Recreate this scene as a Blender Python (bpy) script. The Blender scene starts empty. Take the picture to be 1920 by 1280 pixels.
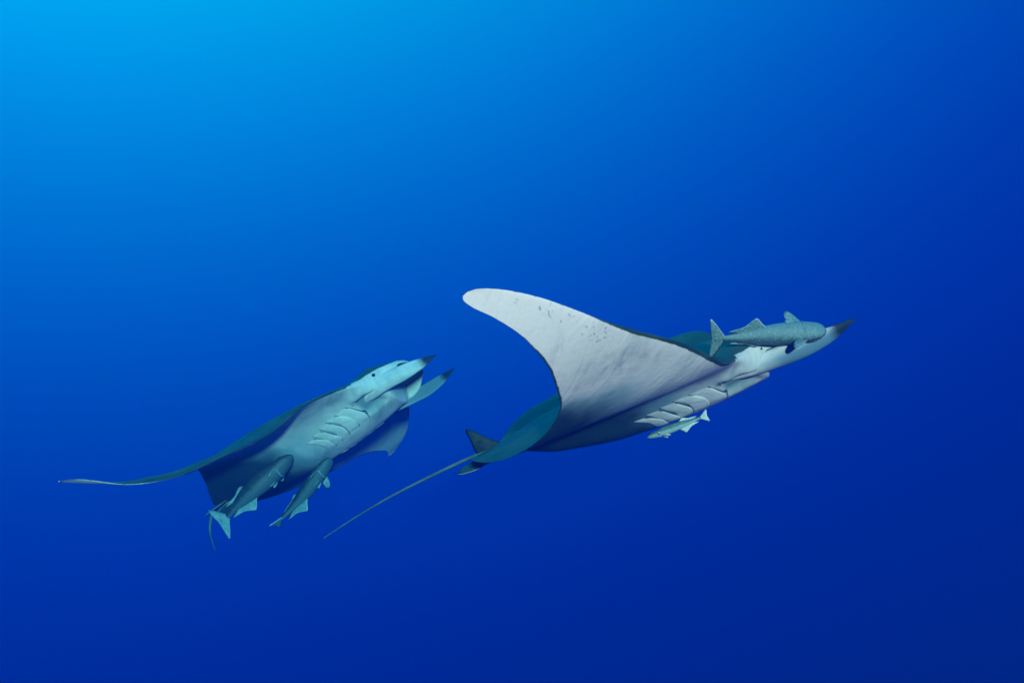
import bpy, math
import numpy as np
from mathutils import Matrix, Vector

scene = bpy.context.scene
C = scene.collection

# ---------------------------------------------------------------- camera
cam_data = bpy.data.cameras.new('camera')
cam_data.sensor_width = 36.0
cam_data.lens = 48.0
cam_data.clip_start = 0.05
cam_data.clip_end = 500.0
cam = bpy.data.objects.new('camera', cam_data)
cam.location = (0, 0, 0)
cam.rotation_euler = (math.radians(90), 0, 0)
C.objects.link(cam)
scene.camera = cam

# ---------------------------------------------------------------- open water all round (world)
# Radiance of clear ocean water: brightest towards the sunlit surface up ahead to the left,
# falling off with the angle from that direction, green faster than blue.
GLOW_AZ, GLOW_EL = -0.291, 0.685
WORLD_GAIN = 0.63
world = bpy.data.worlds.new('World')
scene.world = world
world.use_nodes = True
nt = world.node_tree
nt.nodes.clear()
def wn(kind, **kw):
    n = nt.nodes.new(kind)
    for k, v in kw.items():
        setattr(n, k, v)
    return n
def wmath(op, a, b=None):
    n = wn('ShaderNodeMath', operation=op)
    for i, v in enumerate((a, b)):
        if v is None:
            continue
        if isinstance(v, (int, float)):
            n.inputs[i].default_value = v
        else:
            nt.links.new(v, n.inputs[i])
    return n.outputs[0]
tc = wn('ShaderNodeTexCoord')
dot = wn('ShaderNodeVectorMath', operation='DOT_PRODUCT')
nrm = wn('ShaderNodeVectorMath', operation='NORMALIZE')
nt.links.new(tc.outputs['Generated'], nrm.inputs[0])
nt.links.new(nrm.outputs[0], dot.inputs[0])
dot.inputs[1].default_value = (math.sin(GLOW_AZ) * math.cos(GLOW_EL), math.cos(GLOW_AZ) * math.cos(GLOW_EL), math.sin(GLOW_EL))
sep = wn('ShaderNodeSeparateXYZ')
nt.links.new(nrm.outputs[0], sep.inputs[0])
# to the sides and behind, the water only brightens towards the surface and darkens with depth
level = wmath('MAXIMUM', wmath('MINIMUM', wmath('ADD', wmath('MULTIPLY', sep.outputs[2], 0.50), 0.56), 0.88), 0.3)
smx = wn('ShaderNodeMath', operation='SMOOTH_MAX')
nt.links.new(dot.outputs['Value'], smx.inputs[0])
nt.links.new(level, smx.inputs[1])
smx.inputs[2].default_value = 0.03
tcl = smx.outputs[0]
t9 = wmath('SUBTRACT', tcl, 0.9)
t92 = wmath('MULTIPLY', t9, t9)
def chan(a, b, q):
    return wmath('EXPONENT', wmath('ADD', wmath('ADD', wmath('MULTIPLY', t9, b), a), wmath('MULTIPLY', t92, q)))
W_G = (-0.85, 11.5, -5.754)
W_B = (-0.12, 3.80, -2.034)
dot2 = wn('ShaderNodeVectorMath', operation='DOT_PRODUCT')
nt.links.new(nrm.outputs[0], dot2.inputs[0])
dot2.inputs[1].default_value = (math.sin(-.46)*math.cos(.36), math.cos(-.46)*math.cos(.36), math.sin(.36))
burst = wmath('EXPONENT', wmath('MULTIPLY', wmath('SUBTRACT', dot2.outputs['Value'], 1.0), 30.0))
comb = wn('ShaderNodeCombineColor')
comb.inputs[0].default_value = 0.0005
nt.links.new(wmath('ADD', chan(*W_G), wmath('MULTIPLY', burst, 0.09)), comb.inputs[1])
nt.links.new(wmath('ADD', chan(*W_B), wmath('MULTIPLY', burst, 0.24)), comb.inputs[2])
bg = wn('ShaderNodeBackground')
bg.inputs['Strength'].default_value = WORLD_GAIN
nt.links.new(comb.outputs[0], bg.inputs['Color'])
wo = wn('ShaderNodeOutputWorld')
nt.links.new(bg.outputs[0], wo.inputs['Surface'])

# ---------------------------------------------------------------- sun
sun_data = bpy.data.lights.new('sun', 'SUN')
sun_data.energy = 4.7
sun_data.angle = math.radians(3.0)
sun_data.color = (1.0, 0.49, 0.43)
sun = bpy.data.objects.new('sun', sun_data)
to_sun = Vector((0.11, -0.96, 0.165)).normalized()
sun.rotation_euler = to_sun.to_track_quat('Z', 'Y').to_euler()
sun.location = to_sun * 20
C.objects.link(sun)

# ---------------------------------------------------------------- exposure / render
vs = scene.view_settings
vs.view_transform = 'Standard'
vs.look = 'None'
vs.exposure = 0.68
vs.gamma = 1.0
vs.use_curve_mapping = False
scene.cycles.use_denoising = True
scene.cycles.volume_bounces = 1
scene.cycles.max_bounces = 6

# ================================================================ helpers
def pchip(xs, ys):
    xs = np.asarray(xs, float); ys = np.asarray(ys, float)
    h = np.diff(xs); d = np.diff(ys) / h
    m = np.zeros_like(xs)
    for i in range(1, len(xs) - 1):
        if d[i-1] * d[i] > 0:
            w1 = 2*h[i] + h[i-1]; w2 = h[i] + 2*h[i-1]
            m[i] = (w1 + w2) / (w1 / d[i-1] + w2 / d[i])
    m[0] = d[0]; m[-1] = d[-1]
    def f(x):
        x = np.clip(np.asarray(x, float), xs[0], xs[-1])
        i = np.clip(np.searchsorted(xs, x) - 1, 0, len(h) - 1)
        t = (x - xs[i]) / h[i]
        return ((1+2*t)*(1-t)**2*ys[i] + t*(1-t)**2*h[i]*m[i] + t*t*(3-2*t)*ys[i+1] + t*t*(t-1)*h[i]*m[i+1])
    return f

def S(t):
    t = np.clip(t, 0, 1)
    return t*t*(3 - 2*t)

def rot(r):
    r = np.asarray(r, float); a = np.linalg.norm(r); k = r / a
    K = np.array([[0, -k[2], k[1]], [k[2], 0, -k[0]], [-k[1], k[0], 0]])
    return np.eye(3) + np.sin(a)*K + (1 - np.cos(a))*K @ K

def make_obj(name, verts, faces, mats, parent=None, attrs=None, smooth=True, face_mat=None):
    me = bpy.data.meshes.new(name)
    me.from_pydata([tuple(map(float, v)) for v in verts], [], [tuple(int(i) for i in f) for f in faces])
    for m in (mats if isinstance(mats, (list, tuple)) else [mats]):
        me.materials.append(m)
    if face_mat is not None:
        me.polygons.foreach_set('material_index', np.asarray(face_mat, np.int32))
    if smooth:
        me.polygons.foreach_set('use_smooth', np.ones(len(me.polygons), bool))
    for k, v in (attrs or {}).items():
        a = me.attributes.new(k, 'FLOAT', 'POINT')
        a.data.foreach_set('value', np.asarray(v, np.float32).ravel())
    me.update()
    o = bpy.data.objects.new(name, me)
    C.objects.link(o)
    if parent is not None:
        o.parent = parent
    return o

def tag(o, label, cat, group=None):
    o['label'] = label
    o['category'] = cat
    if group:
        o['group'] = group

def catmull(P, n, closed=False):
    P = np.asarray(P, float); N = len(P); out = []
    segs = N if closed else N - 1
    for s in range(segs):
        if closed:
            p0, p1, p2, p3 = P[(s-1) % N], P[s], P[(s+1) % N], P[(s+2) % N]
        else:
            p0, p1, p2, p3 = P[max(s-1, 0)], P[s], P[s+1], P[min(s+2, N-1)]
        for k in range(n):
            t = k / n
            out.append(.5*((2*p1) + (-p0+p2)*t + (2*p0-5*p1+4*p2-p3)*t*t + (-p0+3*p1-3*p2+p3)*t**3))
    if not closed:
        out.append(P[-1])
    return np.array(out)

def fin_mesh(outline, o, u, v, thick, n=4, rings=4, cup=0.0, smooth_outline=True):
    """lens-shaped thin fin: outline in (a,b) coordinates of the plane spanned by u,v at o."""
    o, u, v = (np.asarray(a, float) for a in (o, u, v))
    w = np.cross(u, v); w /= np.linalg.norm(w)
    Q = catmull(outline, n, True) if smooth_outline else np.asarray(outline, float)
    c = Q.mean(0); N = len(Q)
    ext = np.abs(Q - c).max()
    verts, rim = [], []
    def pt(q, h):
        d = q - c
        return o + u*q[0] + v*q[1] + w*(h + cup*((d**2).sum() / ext**2))
    for side in (1, -1):
        for r in range(rings):
            f = r / rings
            for q in Q:
                verts.append(pt(c + (q - c)*(f if r else 0.02), side*thick*(1 - f**2)**.7)); rim.append(f)
    base = len(verts)
    for q in Q:
        verts.append(pt(q, 0)); rim.append(1.0)
    faces = []
    for si in range(2):
        off = si*rings*N
        cap = [off + i for i in range(N)]
        faces.append(cap if si == 0 else cap[::-1])
        for r in range(rings):
            a = off + r*N
            b = off + (r+1)*N if r < rings - 1 else base
            for i in range(N):
                j = (i+1) % N
                f = (a+i, b+i, b+j, a+j)
                faces.append(f[::-1] if si == 0 else f)
    return np.array(verts), faces, rim

# ================================================================ materials
def new_mat(name):
    m = bpy.data.materials.new(name)
    m.use_nodes = True
    n = m.node_tree.nodes
    n.clear()
    out = n.new('ShaderNodeOutputMaterial')
    bs = n.new('ShaderNodeBsdfPrincipled')
    m.node_tree.links.new(bs.outputs[0], out.inputs['Surface'])
    return m, m.node_tree, bs

class NB:
    """little node-graph builder"""
    def __init__(s, tree):
        s.t = tree
    def node(s, kind, **kw):
        n = s.t.nodes.new(kind)
        for k, v in kw.items():
            setattr(n, k, v)
        return n
    def put(s, sock, v):
        if v is None:
            return
        if hasattr(v, 'is_linked'):
            s.t.links.new(v, sock)
        else:
            sock.default_value = v
    def math(s, op, a, b=None, clamp=False):
        n = s.node('ShaderNodeMath', operation=op, use_clamp=clamp)
        s.put(n.inputs[0], a); s.put(n.inputs[1], b)
        return n.outputs[0]
    def attr(s, name):
        n = s.node('ShaderNodeAttribute', attribute_name=name)
        return n.outputs['Fac']
    def xyz(s, x, y, z):
        n = s.node('ShaderNodeCombineXYZ')
        s.put(n.inputs[0], x); s.put(n.inputs[1], y); s.put(n.inputs[2], z)
        return n.outputs[0]
    def noise(s, vec, scale, detail=3, rough=.55):
        n = s.node('ShaderNodeTexNoise')
        s.put(n.inputs['Vector'], vec)
        n.inputs['Scale'].default_value = scale
        n.inputs['Detail'].default_value = detail
        n.inputs['Roughness'].default_value = rough
        return n.outputs['Fac']
    def smooth(s, v, lo, hi):
        n = s.node('ShaderNodeMapRange', interpolation_type='SMOOTHSTEP')
        s.put(n.inputs['Value'], v)
        n.inputs['From Min'].default_value = lo
        n.inputs['From Max'].default_value = hi
        return n.outputs[0]
    def mix(s, f, a, b):
        n = s.node('ShaderNodeMix', data_type='RGBA')
        s.put(n.inputs['Factor'], f)
        s.put(n.inputs['A'], a if hasattr(a, 'is_linked') else (*a, 1))
        s.put(n.inputs['B'], b if hasattr(b, 'is_linked') else (*b, 1))
        return n.outputs['Result']
    def bump(s, h, strength, dist):
        n = s.node('ShaderNodeBump')
        n.inputs['Strength'].default_value = strength
        n.inputs['Distance'].default_value = dist
        s.put(n.inputs['Height'], h)
        return n.outputs[0]

DORSAL = (0.014, 0.056, 0.052)
DORSAL2 = (0.036, 0.094, 0.072)
WHITE = (0.80, 0.82, 0.80)
GREY_SHADE = (0.016, 0.052, 0.085)

def ray_skin():
    m, t, bs = new_mat('devil_ray_skin')
    b = NB(t)
    pos = b.xyz(b.attr('bx'), b.attr('by'), 0.0)
    edge = b.attr('edge')
    n1 = b.noise(pos, 9.0, 4)
    n2 = b.noise(pos, 38.0, 3)
    e = b.math('ADD', edge, b.math('MULTIPLY', b.math('SUBTRACT', n2, .5), .008))
    e = b.math('ADD', e, b.math('MULTIPLY', b.math('MULTIPLY', b.math('SUBTRACT', n1, .5), b.attr('head')), .05))
    dors = b.smooth(e, -.0025, .0025)
    # dorsal colour: dark olive, faint clouds
    dcol = b.mix(b.smooth(n1, .35, .7), DORSAL, DORSAL2)
    # ventral: white front, grey rear plus painted shade of flank and lower wing, smudges and fine streaks
    warp = b.xyz(b.math('MULTIPLY', b.attr('bx'), 2.6), b.math('ADD', b.math('MULTIPLY', b.attr('by'), 4.2), b.math('MULTIPLY', b.attr('bx'), 3.6)), 3.0)
    stn = b.node('ShaderNodeTexNoise')
    b.put(stn.inputs['Vector'], warp)
    for k_, v_ in (('Scale', 2.0), ('Detail', 6), ('Roughness', .6), ('Distortion', 1.4)):
        stn.inputs[k_].default_value = v_
    st = stn.outputs['Fac']
    scr = b.node('ShaderNodeTexNoise')
    b.put(scr.inputs['Vector'], b.xyz(b.math('MULTIPLY', b.attr('bx'), 5.0), b.math('ADD', b.math('MULTIPLY', b.attr('by'), 60.0), b.math('MULTIPLY', b.attr('bx'), 45.0)), 7.0))
    for k_, v_ in (('Scale', 1.0), ('Detail', 3), ('Roughness', .5), ('Distortion', .5)):
        scr.inputs[k_].default_value = v_
    cloud = b.noise(pos, 2.1, 5, .6)
    n3 = b.noise(pos, 4.2, 4)
    smud = b.math('MULTIPLY', b.smooth(st, .42, .72), b.smooth(n3, .38, .66))
    smud = b.math('MULTIPLY', smud, b.math('SUBTRACT', 1.0, b.smooth(b.math('ABSOLUTE', b.attr('by')), .98, 1.12)))
    wcol = b.mix(b.math('MULTIPLY', smud, .8), WHITE, (.30, .39, .43))
    wcol = b.mix(b.math('MULTIPLY', b.smooth(cloud, .46, .62), .55), wcol, (.33, .43, .47))
    wcol = b.mix(b.math('MULTIPLY', b.math('MULTIPLY', b.smooth(scr.outputs['Fac'], .60, .70), b.smooth(n3, .45, .6)), .14), wcol, (.36, .42, .45))
    wcol = b.mix(b.math('MULTIPLY', b.smooth(n2, .55, .8), .12), wcol, (.5, .56, .58))
    grey_shade = b.math('ADD', b.attr('grey_shade'), b.math('MULTIPLY', b.math('SUBTRACT', n1, .5), .16))
    vcol = b.mix(b.math('MULTIPLY', b.smooth(grey_shade, -.20, .06), .8), wcol, (.13, .36, .46))  # blue fade of the lower wing: shade painted into the skin
    vcol = b.mix(b.smooth(grey_shade, -.06, .15), vcol, GREY_SHADE)
    vcol = b.mix(b.math('MULTIPLY', b.attr('cheek'), .8), vcol, (.10, .25, .30))
    vcol = b.mix(b.attr('gape_shade'), vcol, (.035, .085, .12))  # dark mouth cavity: shade painted over a pale lining
    vo = b.node('ShaderNodeTexVoronoi', feature='F1')
    b.put(vo.inputs['Vector'], b.xyz(b.attr('bx'), b.math('ADD', b.math('MULTIPLY', b.attr('by'), .55), b.math('MULTIPLY', n1, .12)), 0.0))
    vo.inputs['Scale'].default_value = 52
    sp = b.math('MULTIPLY', b.math('SUBTRACT', 1.0, b.smooth(vo.outputs['Distance'], .16, .34)), b.math('MULTIPLY', b.attr('speck'), b.smooth(n2, .47, .53)))
    vcol = b.mix(b.math('MULTIPLY', sp, .6), vcol, (.14, .17, .17))
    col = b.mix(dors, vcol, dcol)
    b.put(bs.inputs['Base Color'], col)
    bs.inputs['Roughness'].default_value = .5
    bs.inputs['Specular IOR Level'].default_value = .18
    hb = b.math('ADD', b.math('MULTIPLY', st, .45), b.math('ADD', b.math('MULTIPLY', n2, .15), b.math('MULTIPLY', cloud, 1.0)))
    b.put(bs.inputs['Normal'], b.bump(hb, .45, .02))
    return m

def plain_skin(name, c1, c2, scale, rough=.5, bump=.3, dist=.003, rim=None, spec=.2):
    m, t, bs = new_mat(name)
    b = NB(t)
    tcn = b.node('ShaderNodeTexCoord')
    n1 = b.noise(tcn.outputs['Object'], scale, 4)
    n2 = b.noise(tcn.outputs['Object'], scale*5, 2)
    col = b.mix(b.smooth(b.math('ADD', b.math('MULTIPLY', n1, .7), b.math('MULTIPLY', n2, .3)), .36, .64), c1, c2)
    if rim:
        col = b.mix(b.smooth(b.attr('rim'), rim[1], 1.0), col, rim[0])
    b.put(bs.inputs['Base Color'], col)
    bs.inputs['Roughness'].default_value = rough
    bs.inputs['Specular IOR Level'].default_value = spec
    if bump:
        b.put(bs.inputs['Normal'], b.bump(b.math('ADD', n1, n2), bump, dist))
    return m

def remora_skin(name, back, belly, spot):
    m, t, bs = new_mat(name)
    b = NB(t)
    tcn = b.node('ShaderNodeTexCoord')
    n1 = b.noise(tcn.outputs['Object'], 16, 4)
    n2 = b.noise(tcn.outputs['Object'], 90, 3, .7)
    sk = b.smooth(b.math('ADD', b.attr('belly'), b.math('MULTIPLY', b.math('SUBTRACT', n1, .5), .5)), -.1, .5)
    col = b.mix(sk, back, belly)
    col = b.mix(b.math('MULTIPLY', b.math('MULTIPLY', b.smooth(n2, .53, .64), b.smooth(n1, .35, .6)), .75), col, spot)
    b.put(bs.inputs['Base Color'], col)
    bs.inputs['Roughness'].default_value = .5
    bs.inputs['Specular IOR Level'].default_value = .25
    b.put(bs.inputs['Normal'], b.bump(b.math('ADD', n1, n2), .5, .004))
    return m

M_RAY = ray_skin()
M_DFIN = plain_skin('dark_fin_skin', (.008, .030, .032), (.018, .055, .052), 14, spec=.05)
M_OLIVE = plain_skin('olive_fin_skin', DORSAL, DORSAL2, 12, rim=((.55, .62, .62), .93))
M_TAIL = plain_skin('tail_skin', (.03, .10, .10), (.08, .17, .16), 14)
M_LOBE = None
M_GILL = plain_skin('gill_flap_skin', (.56, .63, .63), (.80, .83, .81), 9, bump=.4, dist=.006)
M_SLIT = plain_skin('gill_slit_skin', (.012, .040, .055), (.022, .06, .075), 20, bump=0)
M_EYE = plain_skin('eye_surface', (.004, .006, .008), (.01, .012, .014), 20, rough=.12, bump=0, spec=.6)

def lobe_skin():
    m, t, bs = new_mat('cephalic_fin_skin')
    b = NB(t)
    u, h = b.attr('along'), b.attr('inner')
    n1 = b.noise(b.xyz(b.math('MULTIPLY', u, 3.0), h, b.attr('around')), 3.0, 4)
    jit = b.math('MULTIPLY', b.math('SUBTRACT', n1, .5), .2)
    pale = b.mix(b.smooth(n1, .4, .75), WHITE, (.52, .60, .61))
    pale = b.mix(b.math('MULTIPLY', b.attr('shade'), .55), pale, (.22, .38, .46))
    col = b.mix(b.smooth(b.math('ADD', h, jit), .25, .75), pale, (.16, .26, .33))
    col = b.mix(b.math('MULTIPLY', b.math('SUBTRACT', 1.0, b.smooth(b.math('ADD', b.attr('ridge'), jit), .55, .98)), b.attr('shade')), col, (.10, .24, .34))  # blue-grey lower face: its shade painted into the fin colour
    col = b.mix(b.math('MULTIPLY', b.smooth(h, .3, .5), b.smooth(b.math('ADD', b.attr('ridge'), jit), .85, .98)), col, DORSAL)
    col = b.mix(b.smooth(b.math('ADD', u, b.math('MULTIPLY', jit, .4)), .74, .86), col, (.012, .03, .035))
    b.put(bs.inputs['Base Color'], col)
    bs.inputs['Roughness'].default_value = .5
    bs.inputs['Specular IOR Level'].default_value = .18
    b.put(bs.inputs['Normal'], b.bump(n1, .3, .01))
    return m
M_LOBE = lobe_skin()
M_REM = remora_skin('remora_skin', (.045, .12, .13), (.12, .26, .27), (.34, .52, .52))
M_REMD = remora_skin('dark_remora_skin', (.014, .045, .058), (.045, .12, .14), (.08, .17, .18))
M_REMFIN = plain_skin('remora_fin_skin', (.08, .20, .21), (.20, .37, .37), 45, bump=.4, rim=((.50, .66, .66), .86))
M_REMFIND = plain_skin('dark_remora_fin_skin', (.10, .27, .31), (.18, .40, .44), 30, bump=.3, rim=((.45, .68, .72), .85))
M_REMPALE = remora_skin('pale_remora_skin', (.06, .17, .19), (.24, .45, .46), (.40, .58, .58))
M_PALEFIN = plain_skin('pale_remora_fin_skin', (.40, .56, .57), (.60, .74, .74), 45, bump=.3, rim=((.7, .8, .8), .86))
M_DISC = plain_skin('sucking_disc_skin', (.03, .08, .09), (.07, .14, .15), 30)

# ================================================================ devil ray
YM = 1.27
LE = pchip([0, .10, .15, .18, .20, .22, .25, .35, .5, .7, .9, 1.05, 1.17, 1.23, 1.255, 1.266, 1.27],
           [.600, .594, .572, .530, .470, .418, .385, .335, .27, .165, .03, -.10, -.222, -.295, -.333, -.357, -.375])
TE = pchip([0, .04, .10, .2, .3, .45, .6, .75, .9, 1.05, 1.17, 1.23, 1.255, 1.266, 1.27],
           [-.60, -.59, -.56, -.50, -.43, -.345, -.285, -.255, -.25, -.285, -.348, -.388, -.398, -.394, -.380])
YT = np.linspace(0, YM, 400)
UX = pchip([-.62, -.5, -.3, -.05, .15, .32, .45, .60], [.16, .3, .55, .85, 1, .93, .75, .42])
LX = pchip([-.62, -.45, -.25, -.05, .12, .28, .42, .60], [.10, .36, .80, 1.06, 1.08, 1.0, .85, .5])

class Wing:
    """spanwise bend, twist and sweep of one wing, plus small planform differences"""
    def __init__(s, bend, plan, camber, extra=(0, 0, 0, 0, 0), tip_twist=0.0):
        a1, a2, a3, s.tw, s.sw = bend
        a4, a5 = extra[:2]
        s.q, s.camber, s.dn, s.tt = plan, camber, extra[2:], tip_twist
        s.ph = a1*S((YT-.10)/.25) + a2*S((YT-.32)/.33) + a3*S((YT-.68)/.5) + a4*S((YT-.95)/.3) + a5*S((YT-.5)/.3)
        d = YT[1] - YT[0]
        s.Y = np.concatenate([[0], np.cumsum((np.cos(s.ph[1:]) + np.cos(s.ph[:-1]))/2*d)])
        s.Z = np.concatenate([[0], np.cumsum((np.sin(s.ph[1:]) + np.sin(s.ph[:-1]))/2*d)])
    def pose(s, x, ya, n, sg):
        x, ya, n = np.broadcast_arrays(np.asarray(x, float), np.asarray(ya, float), np.asarray(n, float))
        ph = np.interp(ya, YT, s.ph); Y = np.interp(ya, YT, s.Y); Z = np.interp(ya, YT, s.Z)
        le, te = LE(ya), TE(ya)
        xm = (le + te)/2
        c = np.clip((le - x)/(le - te + 1e-9), -.3, 1.3)
        b = lambda m, w: np.exp(-((ya - m)/w)**2)
        q = s.q
        dl = q[0]*b(.5, .22) + q[1]*b(.95, .22)
        dt = q[2]*b(.35, .2) + q[3]*b(.65, .2) + q[4]*b(.98, .18)
        x = x + dl*(1 - c) + dt*c
        n = n + s.tw*S((ya - .15)/.9)*(x - xm)
        cc = np.clip(c, 0, 1)
        n = n + s.camber*4*cc*(1 - cc)*S((ya - .12)/.2)*(1 - .7*ya/YM)
        n = n - s.tt*S((ya - .7)/.3)*np.clip(c, 0, 1)*(le - te)
        for m_, v_ in zip((.72, .92, 1.1), s.dn):
            n = n + v_*np.exp(-((ya - m_)/.13)**2)
        xx = x + s.sw*S((ya - .2)/1.0)
        return np.stack([xx, sg*(Y - n*np.sin(ph)), Z + n*np.cos(ph)], -1)

def mouth(x, ya):
    return S((x - .445)/.028)*(1 - S((ya - .150)/.02))
def cheek(x, ya):
    return S((x - .302)/.012)*(1 - S((x - .385)/.05))*S((ya - .075)/.04)*(1 - S((ya - .175)/.04))

def heights(x, ya):
    """upper and lower surface offsets of the flat (unbent) animal"""
    le, te = LE(ya), TE(ya)
    ch = le - te + 1e-6
    c = np.clip((le - x)/ch, 0, 1)
    prof = np.sqrt(c)*(1 - c)**.9*1.95
    tw = (.030*(1 - ya/YM)**.8 + .0035)*np.minimum(1, ch/.12)
    rl = np.clip((le - x)/.055, 0, 1); rl = np.sqrt(1 - (1 - rl)**2)
    rt = S((x - te)/.30)
    up = tw*prof + .070*np.exp(-(ya/.21)**2)*UX(x)*rl*rt
    lo = tw*prof*.8 + .094*np.exp(-(ya/.20)**2.7)*LX(x)*rl*rt
    mo_ = mouth(x, ya)
    lo = lo*(1 - mo_) + mo_*(.012*rl - .022*S((x - .46)/.02)*rl)
    lo = lo - .022*cheek(x, ya)
    # shallow furrow along the midline of the belly, lumps at the side of the head
    up = up + .018*np.exp(-((x - .43)/.05)**2 - ((ya - .175)/.03)**2)
    lo = lo + .016*np.exp(-((x - .40)/.035)**2 - ((ya - .195)/.03)**2) + .012*np.exp(-((x - .33)/.03)**2 - ((ya - .215)/.03)**2)
    return up, lo

NC = 120
def chord_samples():
    a = (1 - np.cos(np.linspace(0, np.pi, 90)))/2
    b = np.linspace(0, .36, 92)
    c = np.unique(np.round(np.concatenate([a, b]), 5))
    keep = [0.0]
    for v in c[1:]:
        if v - keep[-1] > .0022:
            keep.append(v)
    keep[-1] = 1.0
    return np.array(keep)
CS = chord_samples()
half = np.unique(np.concatenate([np.linspace(0, .3, 40), np.linspace(.3, 1.1, 44), np.linspace(1.1, 1.22, 12), np.linspace(1.22, 1.255, 10), np.linspace(1.255, YM, 16)]))

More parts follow.
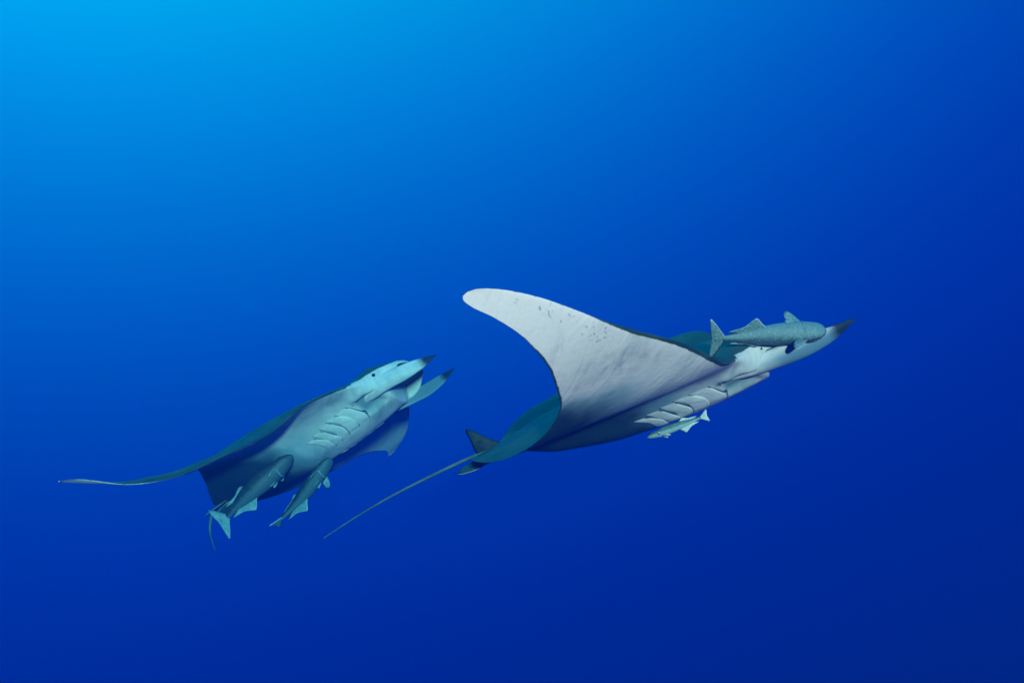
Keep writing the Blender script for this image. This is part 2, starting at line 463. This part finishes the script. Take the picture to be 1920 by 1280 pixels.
def build_ray(name, rvec, loc, scale, bend_right, plan, bend_left, label, tail_pts, tail_r, camber, extra=(0, 0, 0, 0, 0), lobes=((0, 0, 1, -.5, .5), (0, 0, 1, -.5, .5)), tip_twist=0.0, plan_left=None, eye=.010, grey_shade_x=.05, grey_shade_k=1.0):
    WR, WL = Wing(bend_right, plan, camber, extra, tip_twist), Wing(bend_left, plan_left or plan, camber)
    def pose(x, y, n):
        """flat signed y -> bent body coordinates"""
        y = np.asarray(y, float)
        r = WR.pose(x, np.abs(y), n, -1.0)
        l = WL.pose(x, np.abs(y), n, 1.0)
        return np.where((y < 0)[..., None] if y.ndim else (y < 0), r, l)
    def low(x, y, off=0.0):
        return pose(x, y, -(heights(np.asarray(x, float), np.abs(y))[1] + off))
    ys = np.concatenate([-half[::-1], half[1:]])
    verts, A = [], {k: [] for k in ('bx', 'by', 'edge', 'grey_shade', 'cheek', 'speck', 'head', 'gape_shade')}
    K = len(CS)
    for y in ys:
        ya = abs(y); le, te = float(LE(ya)), float(TE(ya)); ch = le - te
        x = le - CS*ch
        up, lo = heights(x, np.full_like(x, ya))
        yy = np.full_like(x, y)
        pu = pose(x, yy, up); pl = pose(x, yy, -lo)
        up_ids = slice(0, K); 
        loop = np.concatenate([pu, pl[1:-1][::-1]])
        verts.append(loop)
        d = np.minimum(CS*ch, (1 - CS)*ch*1.0)
        # where the dark back colour ends relative to the edge of the disc
        mle = .013*S((ya - .30)/.1)*(1 - S((ya - .85)/.2)) - .016*(1 - S((ya - .24)/.05))
        mte = .007*S((ya - .25)/.2)*(1 - S((ya - .98)/.12))
        m = np.where(CS < .5, mle, mte)
        eu, el = d + m + .0005, -d + m
        e = np.concatenate([eu, el[1:-1][::-1]])
        xs = np.concatenate([x, x[1:-1][::-1]])
        A['bx'].append(xs); A['by'].append(np.full_like(xs, y) ); A['edge'].append(e)
        xb = grey_shade_x - grey_shade_k*max(ya - .20, 0)**1.1  # real grey rear, carried forward as painted shade on flank and lower wing
        A['grey_shade'].append((xb - xs) - .5*S((ya - .62)/.3))
        ck = np.concatenate([0*x, cheek(x, np.full_like(x, ya))[1:-1][::-1]])
        A['gape_shade'].append(np.concatenate([0*x, mouth(x - .004, np.full_like(x, ya))[1:-1][::-1]]))
        A['head'].append(np.full_like(xs, float(1 - S((ya - .26)/.1))*(ya > .1)))
        A['cheek'].append(np.clip(ck, 0, 1))
        sp = S((ya - .84)/.06)*(1 - S((ya - 1.16)/.05))*(1 - S((CS - .26)/.22))*S((CS - .02)/.04)
        A['speck'].append(np.concatenate([0*x, sp[1:-1][::-1]]))
    L = 2*K - 2; NY = len(ys)
    V = np.concatenate(verts)
    faces = []
    for i in range(NY - 1):
        for k in range(L):
            k2 = (k + 1) % L
            faces.append((i*L + k, (i+1)*L + k, (i+1)*L + k2, i*L + k2))
    faces.append(tuple(range(L)))
    faces.append(tuple(reversed(range((NY-1)*L, NY*L))))
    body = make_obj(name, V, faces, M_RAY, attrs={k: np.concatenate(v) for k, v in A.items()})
    R = rot(rvec)
    M = Matrix.Identity(4)
    for i in range(3):
        for j in range(3):
            M[i][j] = R[i, j]*scale
        M[i][3] = loc[i]
    body.matrix_world = M
    tag(body, label, 'ray', 'devil rays swimming in open water')

    # ---- gill flaps, five a side
    xs_ = [.300, .236, .180, .130, .086, .046]
    yin = [.078, .075, .070, .064, .056]
    yout = [.208, .204, .196, .184, .170]
    for sg in (-1, 1):
        for g in range(5):
            x0, x1 = xs_[g], xs_[g+1] - .004
            na, nb = 12, 9
            vv, ff, fm = [], [], []
            for i in range(na):
                t = i/(na - 1)
                ya = yin[g] + (yout[g] - yin[g])*t
                bow = (.020 + .006*math.sin(2.1*g))*math.sin(math.pi*t) - (.030 + .008*math.cos(1.7*g))*t + .003*math.sin(8*t + 2*g)
                for j in range(nb):
                    s_ = j/(nb - 1)
                    x = x0 + (x1 - x0)*s_ + bow
                    ends = max(math.sin(math.pi*t), 0)**.6
                    lift = .0004 + (.0062*math.sin(math.pi*(s_*.86 + .10))**.8*(1 - .45*s_) + .002*math.sin(7*t + 1.7*g)*(1 - s_)*s_*2)*ends
                    vv.append(low(x, sg*ya, lift))
            base = len(vv)
            for i in range(na):
                t = i/(na - 1)
                ya = yin[g] + (yout[g] - yin[g])*t
                bow = (.020 + .006*math.sin(2.1*g))*math.sin(math.pi*t) - (.030 + .008*math.cos(1.7*g))*t + .003*math.sin(8*t + 2*g)
                for j in range(nb):
                    s_ = j/(nb - 1)
                    x = x0 + (x1 - x0)*s_ + bow - (.006 if j == 0 else 0)
                    vv.append(low(x, sg*ya, -.006))
            idx = lambda i, j, o=0: o + i*nb + j
            def quad(q, mi):
                ff.append(q if sg > 0 else q[::-1]); fm.append(mi)
            for i in range(na - 1):
                for j in range(nb - 1):
                    quad((idx(i, j), idx(i+1, j), idx(i+1, j+1), idx(i, j+1)), 0)
                    quad((idx(i, j+1, base), idx(i+1, j+1, base), idx(i+1, j, base), idx(i, j, base)), 0)
                quad((idx(i, 0, base), idx(i+1, 0, base), idx(i+1, 0), idx(i, 0)), 1)
                quad((idx(i, nb-1), idx(i+1, nb-1), idx(i+1, nb-1, base), idx(i, nb-1, base)), 0)
            gf = make_obj('gill_flap', vv, ff, [M_GILL, M_SLIT], body, face_mat=fm)
            # the dark slit just ahead of the flap
            sv, sf = [], []
            for i in range(na):
                t = i/(na - 1)
                ya = yin[g] + (yout[g] - yin[g])*t
                bow = (.020 + .006*math.sin(2.1*g))*math.sin(math.pi*t) - (.030 + .008*math.cos(1.7*g))*t + .003*math.sin(8*t + 2*g)
                w = .0028*math.sin(math.pi*min(max(t, .02), .98))**.6
                for a_, o_ in ((-.003, -.002), (-.003, .0016), (w, .0016), (w, -.002)):
                    sv.append(low(x0 + bow + a_, sg*ya, o_))
            for i in range(na - 1):
                for k in range(4):
                    k2 = (k+1) % 4
                    q = (i*4 + k, i*4 + k2, (i+1)*4 + k2, (i+1)*4 + k)
                    sf.append(q)
            sf += [(0, 1, 2, 3), tuple((na-1)*4 + k for k in (3, 2, 1, 0))]
            make_obj('gill_slit', sv, sf, M_SLIT, gf)

    # ---- eyes
    for sg in (-1, 1):
        vv, ff = [], []
        c = pose(.452, sg*.203, .006)
        nu, nv = 14, 10
        for i in range(nv + 1):
            th = math.pi*i/nv
            for k in range(nu):
                p = 2*math.pi*k/nu
                vv.append(c + np.array([eye*math.sin(th)*math.cos(p), .7*eye*math.cos(th), .9*eye*math.sin(th)*math.sin(p)]))
        for i in range(nv):
            for k in range(nu):
                k2 = (k+1) % nu
                ff.append((i*nu + k, i*nu + k2, (i+1)*nu + k2, (i+1)*nu + k))
        make_obj('eye', vv, ff, M_EYE, body)

    # ---- cephalic fins
    for sg in (-1, 1):
        droop, inw, lsc, tl, grey = lobes[0 if sg < 0 else 1]
        vv, at = [], {k: [] for k in ('along', 'inner', 'ridge', 'around', 'shade')}
        nl, nr = 34, 24
        cx = pchip([0, .25, .5, .75, 1], [.30, .43, .55, .66, .755])
        cy = pchip([0, .25, .5, .75, 1], [.115, .172, .188, .178, .165])
        cz = pchip([0, .25, .5, .75, 1], [-.030, -.034, -.036, -.028, -.010])
        hh = pchip([0, .2, .45, .7, .88, 1], [.022, .039, .040, .031, .015, .003])
        ww = pchip([0, .2, .45, .7, .9, 1], [.026, .022, .014, .010, .006, .002])
        for i in range(nl + 1):
            t = i/nl
            tilt = tl*(1 - .5*t)           # the upper edge leans outward, the outer face looks down
            for k in range(nr):
                p = 2*math.pi*k/nr
                a, b = math.cos(p), math.sin(p)      # a: across, b: up
                h, w = float(hh(t)), float(ww(t))
                oy = w*a + .014*(1 - b*b)*min(1, 4*t)*(1-t)
                oz = h*b
                y_ = float(cy(t)) + oy*math.cos(tilt) - oz*math.sin(tilt)
                z_ = float(cz(t)) + oy*math.sin(tilt) + oz*math.cos(tilt)
                vv.append((.30 + (float(cx(t)) - .30)*lsc + .01*b*b*(1 if b < 0 else 0), sg*(y_ - inw*t*t), z_ - droop*t**1.5))
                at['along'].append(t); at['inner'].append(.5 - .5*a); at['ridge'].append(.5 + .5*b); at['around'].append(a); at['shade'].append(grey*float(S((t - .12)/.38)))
        ff = []
        for i in range(nl):
            for k in range(nr):
                k2 = (k+1) % nr
                q = (i*nr + k, i*nr + k2, (i+1)*nr + k2, (i+1)*nr + k)
                ff.append(q if sg > 0 else q[::-1])
        ff += [tuple(range(nr)), tuple(reversed(range(nl*nr, (nl+1)*nr)))]
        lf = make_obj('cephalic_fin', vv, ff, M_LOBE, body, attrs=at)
        lf['label'] = 'pale horn-like head fin with a black tip'

    # ---- dorsal fin, pelvic fins, tail
    v_, f_, r_ = fin_mesh([(-.50, .0), (-.54, .040), (-.585, .084), (-.604, .088), (-.600, .05), (-.594, .0), (-.55, -.02)],
                          (.02, 0, .008), (1, 0, 0), (0, 0, 1), .006)
    make_obj('dorsal_fin', v_, f_, M_DFIN, body, attrs={'rim': r_})
    for sg in (-1, 1):
        v_, f_, r_ = fin_mesh([(-.53, .02), (-.535, .075), (-.575, .10), (-.635, .088), (-.645, .055), (-.60, .02)],
                              (0, 0, -.004), (1, 0, 0), (0, sg*.93, -.36), .006)
        make_obj('pelvic_fin', v_, f_, M_OLIVE, body, attrs={'rim': r_})
    P = catmull(tail_pts, 10)
    n = len(P); vv, ff = [], []
    nr = 12
    for i, p in enumerate(P):
        d = P[min(i+1, n-1)] - P[max(i-1, 0)]; d /= np.linalg.norm(d)
        s1 = np.cross(d, (0, 0, 1)); s1 /= np.linalg.norm(s1); s2 = np.cross(s1, d)
        r = tail_r*(1 - i/(n - 1))**.8 + .0012
        for k in range(nr):
            a = 2*math.pi*k/nr
            vv.append(p + s1*r*math.cos(a)*(1.1 if i < 8 else 1) + s2*r*math.sin(a))
    for i in range(n - 1):
        for k in range(nr):
            k2 = (k+1) % nr
            ff.append((i*nr + k, i*nr + k2, (i+1)*nr + k2, (i+1)*nr + k))
    ff += [tuple(range(nr)), tuple(reversed(range((n-1)*nr, n*nr)))]
    make_obj('tail', vv, ff, M_TAIL, body)
    return body, low, R

RP = [-0.0171, -0.3661, -0.1816, 0.4706, 5.2865, -0.2167, 1.15, -0.0682, 0.5351, 0.3342, 0.234, 0.1942, 0.0159, -0.0384, -0.093, 0.0303, -0.0045, 0.5214, -0.6555, -0.208, 0.1751, -0.1032]
LP = [-0.3046, -0.5773, -0.2298, -1.2153, 8.4655, -0.5909, 1.3, -0.0055, -0.5625, 0.0685, -0.2495, -0.2364, -0.0501, -0.1158, -0.0397, 0.0017, 0.0708]
FARB = [0.1185, 0.1785, -0.3268, 0.1839, 0.3351]
LX_ = [0.1824, 0.6034, -0.0172, -0.0652, -0.0594]

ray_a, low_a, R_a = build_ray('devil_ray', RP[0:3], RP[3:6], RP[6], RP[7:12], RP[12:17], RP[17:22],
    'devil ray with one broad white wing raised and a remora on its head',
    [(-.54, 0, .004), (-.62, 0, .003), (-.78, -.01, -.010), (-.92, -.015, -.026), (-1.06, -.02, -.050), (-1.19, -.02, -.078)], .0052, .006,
    lobes=((.0, .02, 1.0, -.75, .95), (.03, .03, .82, -.5, .95)), eye=.006, grey_shade_x=.13, grey_shade_k=.55)
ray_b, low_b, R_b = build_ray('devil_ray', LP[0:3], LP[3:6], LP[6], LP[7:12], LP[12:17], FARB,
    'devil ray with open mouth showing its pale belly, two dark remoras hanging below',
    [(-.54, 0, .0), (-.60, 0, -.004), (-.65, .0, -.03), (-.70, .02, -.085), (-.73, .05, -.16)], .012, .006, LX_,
    lobes=((.045, .045, .93, -.25, .25), (.05, .02, .90, -.4, .6)), tip_twist=-.15, grey_shade_x=-.06, grey_shade_k=1.0, plan_left=[-.05, -.05, -.06, -.06, -.08])

# ================================================================ remoras
def build_remora(label, head, tail, dorsal, group, skin, fin, bend=0.0, girth=1.0, tail_open=1.0, tail_twist=0.0, fs=1.0, pf=1.0, pz=-.60, hide=()):
    """snout at head, fork of the tail at tail, dorsal = direction its back (and sucking disc) faces"""
    head, tail, dorsal = (np.asarray(v, float) for v in (head, tail, dorsal))
    f = head - tail; Ln = np.linalg.norm(f); f /= Ln
    z = dorsal - f*(dorsal @ f); z /= np.linalg.norm(z)
    y = np.cross(z, f)
    rz = pchip([0, .03, .10, .22, .38, .55, .72, .84, .90], [.003, .026, .044, .058, .062, .054, .034, .020, .017])
    ry = pchip([0, .03, .10, .22, .38, .55, .72, .84, .90], [.004, .040, .058, .062, .058, .045, .026, .013, .006])
    cb = lambda u: bend*math.sin(math.pi*u*1.1)*(u)
    nl, nr = 44, 22
    vv, ff, bl = [], [], []
    for i in range(nl + 1):
        u = .90*(i/nl)**1.15
        h, w = float(rz(u))*girth, float(ry(u))*girth
        for k in range(nr):
            a = 2*math.pi*k/nr
            zz = h*math.sin(a)
            if zz > 0 and u < .30:
                zz *= .55 + .45*u/.30        # flattened top of the head, where the disc sits
            vv.append((.5 - u, w*math.cos(a) + cb(u), zz)); bl.append(-math.sin(a))
    for i in range(nl):
        for k in range(nr):
            k2 = (k+1) % nr
            ff.append((i*nr + k, (i+1)*nr + k, (i+1)*nr + k2, i*nr + k2))
    ff += [tuple(reversed(range(nr))), tuple(range(nl*nr, (nl+1)*nr))]
    ff = [q[::-1] for q in ff]
    body = make_obj('remora', vv, ff, skin, attrs={'belly': bl})
    M = Matrix.Identity(4)
    for i in range(3):
        M[i][0], M[i][1], M[i][2], M[i][3] = f[i]*Ln, y[i]*Ln, z[i]*Ln, (head[i] + tail[i])/2
    body.matrix_world = M
    tag(body, label, 'fish', group)
    def fin_(name, outline, o, u, v, th, cup=0.0):
        a, b, r = fin_mesh(outline, o, u, v, th, cup=cup)
        make_obj(name, a, b, fin, body, attrs={'rim': r})
    tt = tail_twist
    tv = (0, math.sin(tt), math.cos(tt))
    q = tail_open
    fin_('caudal_fin', [(.012, .016), (-.030, .052*q), (-.088, .108*q), (-.124, .128*q), (-.124, .08*q), (-.112, 0), (-.124, -.08*q), (-.124, -.128*q), (-.088, -.108*q), (-.030, -.052*q), (.012, -.016)],
         (-.385, cb(.88), 0), (1, -1.0*bend, 0), tv, .006)
    if 'dorsal_fin' not in hide:
        fin_('dorsal_fin', [(-.02, .0), (-.06, .035), (-.10, .064), (-.13, .058), (-.21, .022), (-.31, .012), (-.33, 0), (-.18, -.02)],
             (0, cb(.62), .036*girth), (1, 0, 0), (0, 0, 1), .005)
    fin_('anal_fin', [(.0, .0), (-.04, .040), (-.085, .074), (-.12, .066), (-.20, .028), (-.30, .012), (-.32, 0), (-.16, -.02)],
         (-.02, cb(.62), -.036*girth), (1, 0, 0), (0, 0, -fs), .005)
    for sg in (-1, 1):
        fin_('pectoral_fin', [(.02, 0), (.0, .055), (-.035, .105), (-.062, .118), (-.078, .09), (-.062, .035), (-.035, 0)],
             (.285, sg*.048*girth + cb(.2), -.004), (pf, 0, 0), (0, pf*sg*math.sqrt(1 - pz*pz), pf*pz), .005, cup=.012)
        fin_('pelvic_fin', [(.01, 0), (-.03, .03), (-.075, .042), (-.085, .03), (-.05, 0)],
             (.225, sg*.016 + cb(.2), -.050*girth), (1, 0, 0), (0, sg*.72, -.70), .004)
        # eye
        ev, ef = [], []
        for i in range(9):
            th = math.pi*i/8
            for k in range(12):
                p = 2*math.pi*k/12
                ev.append((.415 + .011*math.sin(th)*math.cos(p), sg*(.049*girth + .006*math.cos(th)), .004 + .010*math.sin(th)*math.sin(p)))
        for i in range(8):
            for k in range(12):
                ef.append((i*12 + k, i*12 + (k+1) % 12, (i+1)*12 + (k+1) % 12, (i+1)*12 + k))
        make_obj('eye', ev, ef, M_EYE, body)
    # sucking disc with slats on top of the head
    dv, df = [], []
    out = [(.47 - .12 + .12*math.cos(2*math.pi*k/28), .045*girth*math.sin(2*math.pi*k/28)) for k in range(28)]
    a_, b_, r_ = fin_mesh(out, (0, 0, .034*girth), (1, 0, 0), (0, 1, 0), .008, smooth_outline=False)
    make_obj('sucking_disc', a_, b_, M_DISC, body, attrs={'rim': r_})
    # gill opening: a thin pale crescent round the throat
    gv, gf = [], []
    for i in range(17):
        t = -1 + 2*i/16
        a = -math.pi/2 + t*1.15
        u = .185 + .02*math.cos(t*1.5)
        h, w = float(rz(u))*girth, float(ry(u))*girth
        for du, k_ in ((0, 1.0), (0, 1.05), (.012, 1.05), (.012, 1.0)):
            gv.append((.5 - u - du, w*k_*math.cos(a) + cb(u), h*k_*math.sin(a)))
    for i in range(16):
        for k in range(4):
            k2 = (k+1) % 4
            gf.append((i*4 + k, i*4 + k2, (i+1)*4 + k2, (i+1)*4 + k))
    gf += [(0, 1, 2, 3), (67, 66, 65, 64)]
    make_obj('gill_cover', gv, gf, fin, body)
    return body

FPX = 2560.0
def at(px, py, d):
    return ((px - 960)/FPX*d, d, -(py - 640)/FPX*d)

build_remora('large teal remora lying belly up along the head of the white-winged devil ray',
    at(1550, 619, 4.92), at(1333, 637, 4.92), (0.05, .62, -.78), 'remoras riding on the rays', M_REM, M_REMFIN, bend=.0, girth=1.6, tail_open=1.75, fs=1.8, pf=1.5, pz=-.22)
build_remora('small pale remora under the gill slits of the white-winged devil ray',
    at(1213, 820, 5.20), at(1326, 778, 5.12), (-.2, .3, .93), 'remoras riding on the rays', M_REMPALE, M_PALEFIN, girth=1.1, tail_open=.75, fs=1.3)
build_remora('dark remora with a wide pale tail fork under the rear belly of the open-mouthed ray',
    at(548, 852, 8.25), at(412, 982, 8.25), (-.6, .35, .6), 'remoras riding on the rays', M_REMD, M_REMFIND, bend=-.09, girth=1.75, tail_open=1.55, fs=1.6)
build_remora('dark remora with a twisted tail between the belly and far wing of the open-mouthed ray',
    at(622, 858, 8.42), at(515, 985, 8.42), (-.5, .6, .55), 'remoras riding on the rays', M_REMD, M_REMFIND, bend=.07, girth=1.45, tail_twist=1.2, tail_open=1.2, fs=1.9, pf=1.3)

# ================================================================ the water itself
m = bpy.data.materials.new('sea_water')
m.use_nodes = True
mt = m.node_tree
mt.nodes.clear()
mo = mt.nodes.new('ShaderNodeOutputMaterial')
pv = mt.nodes.new('ShaderNodeVolumePrincipled')
pv.inputs['Density'].default_value = 0.128
pv.inputs['Color'].default_value = (0.0, 0.0289, 0.1680, 1)
pv.inputs['Absorption Color'].default_value = (0.0, 0.7619, 0.9354, 1)
pv.inputs['Anisotropy'].default_value = 0.0
mt.links.new(pv.outputs[0], mo.inputs['Volume'])
x0, x1, y0, y1, z0, z1 = -9, 9, -0.3, 15, -6, 6
hv = [(x0, y0, z0), (x1, y0, z0), (x1, y1, z0), (x0, y1, z0), (x0, y0, z1), (x1, y0, z1), (x1, y1, z1), (x0, y1, z1)]
hf = [(0, 3, 2, 1), (4, 5, 6, 7), (0, 1, 5, 4), (1, 2, 6, 5), (2, 3, 7, 6), (3, 0, 4, 7)]
haze = make_obj('haze', hv, hf, m, smooth=False)
haze['kind'] = 'stuff'
haze['label'] = 'clear blue sea water between the camera and the rays'
haze['category'] = 'water'
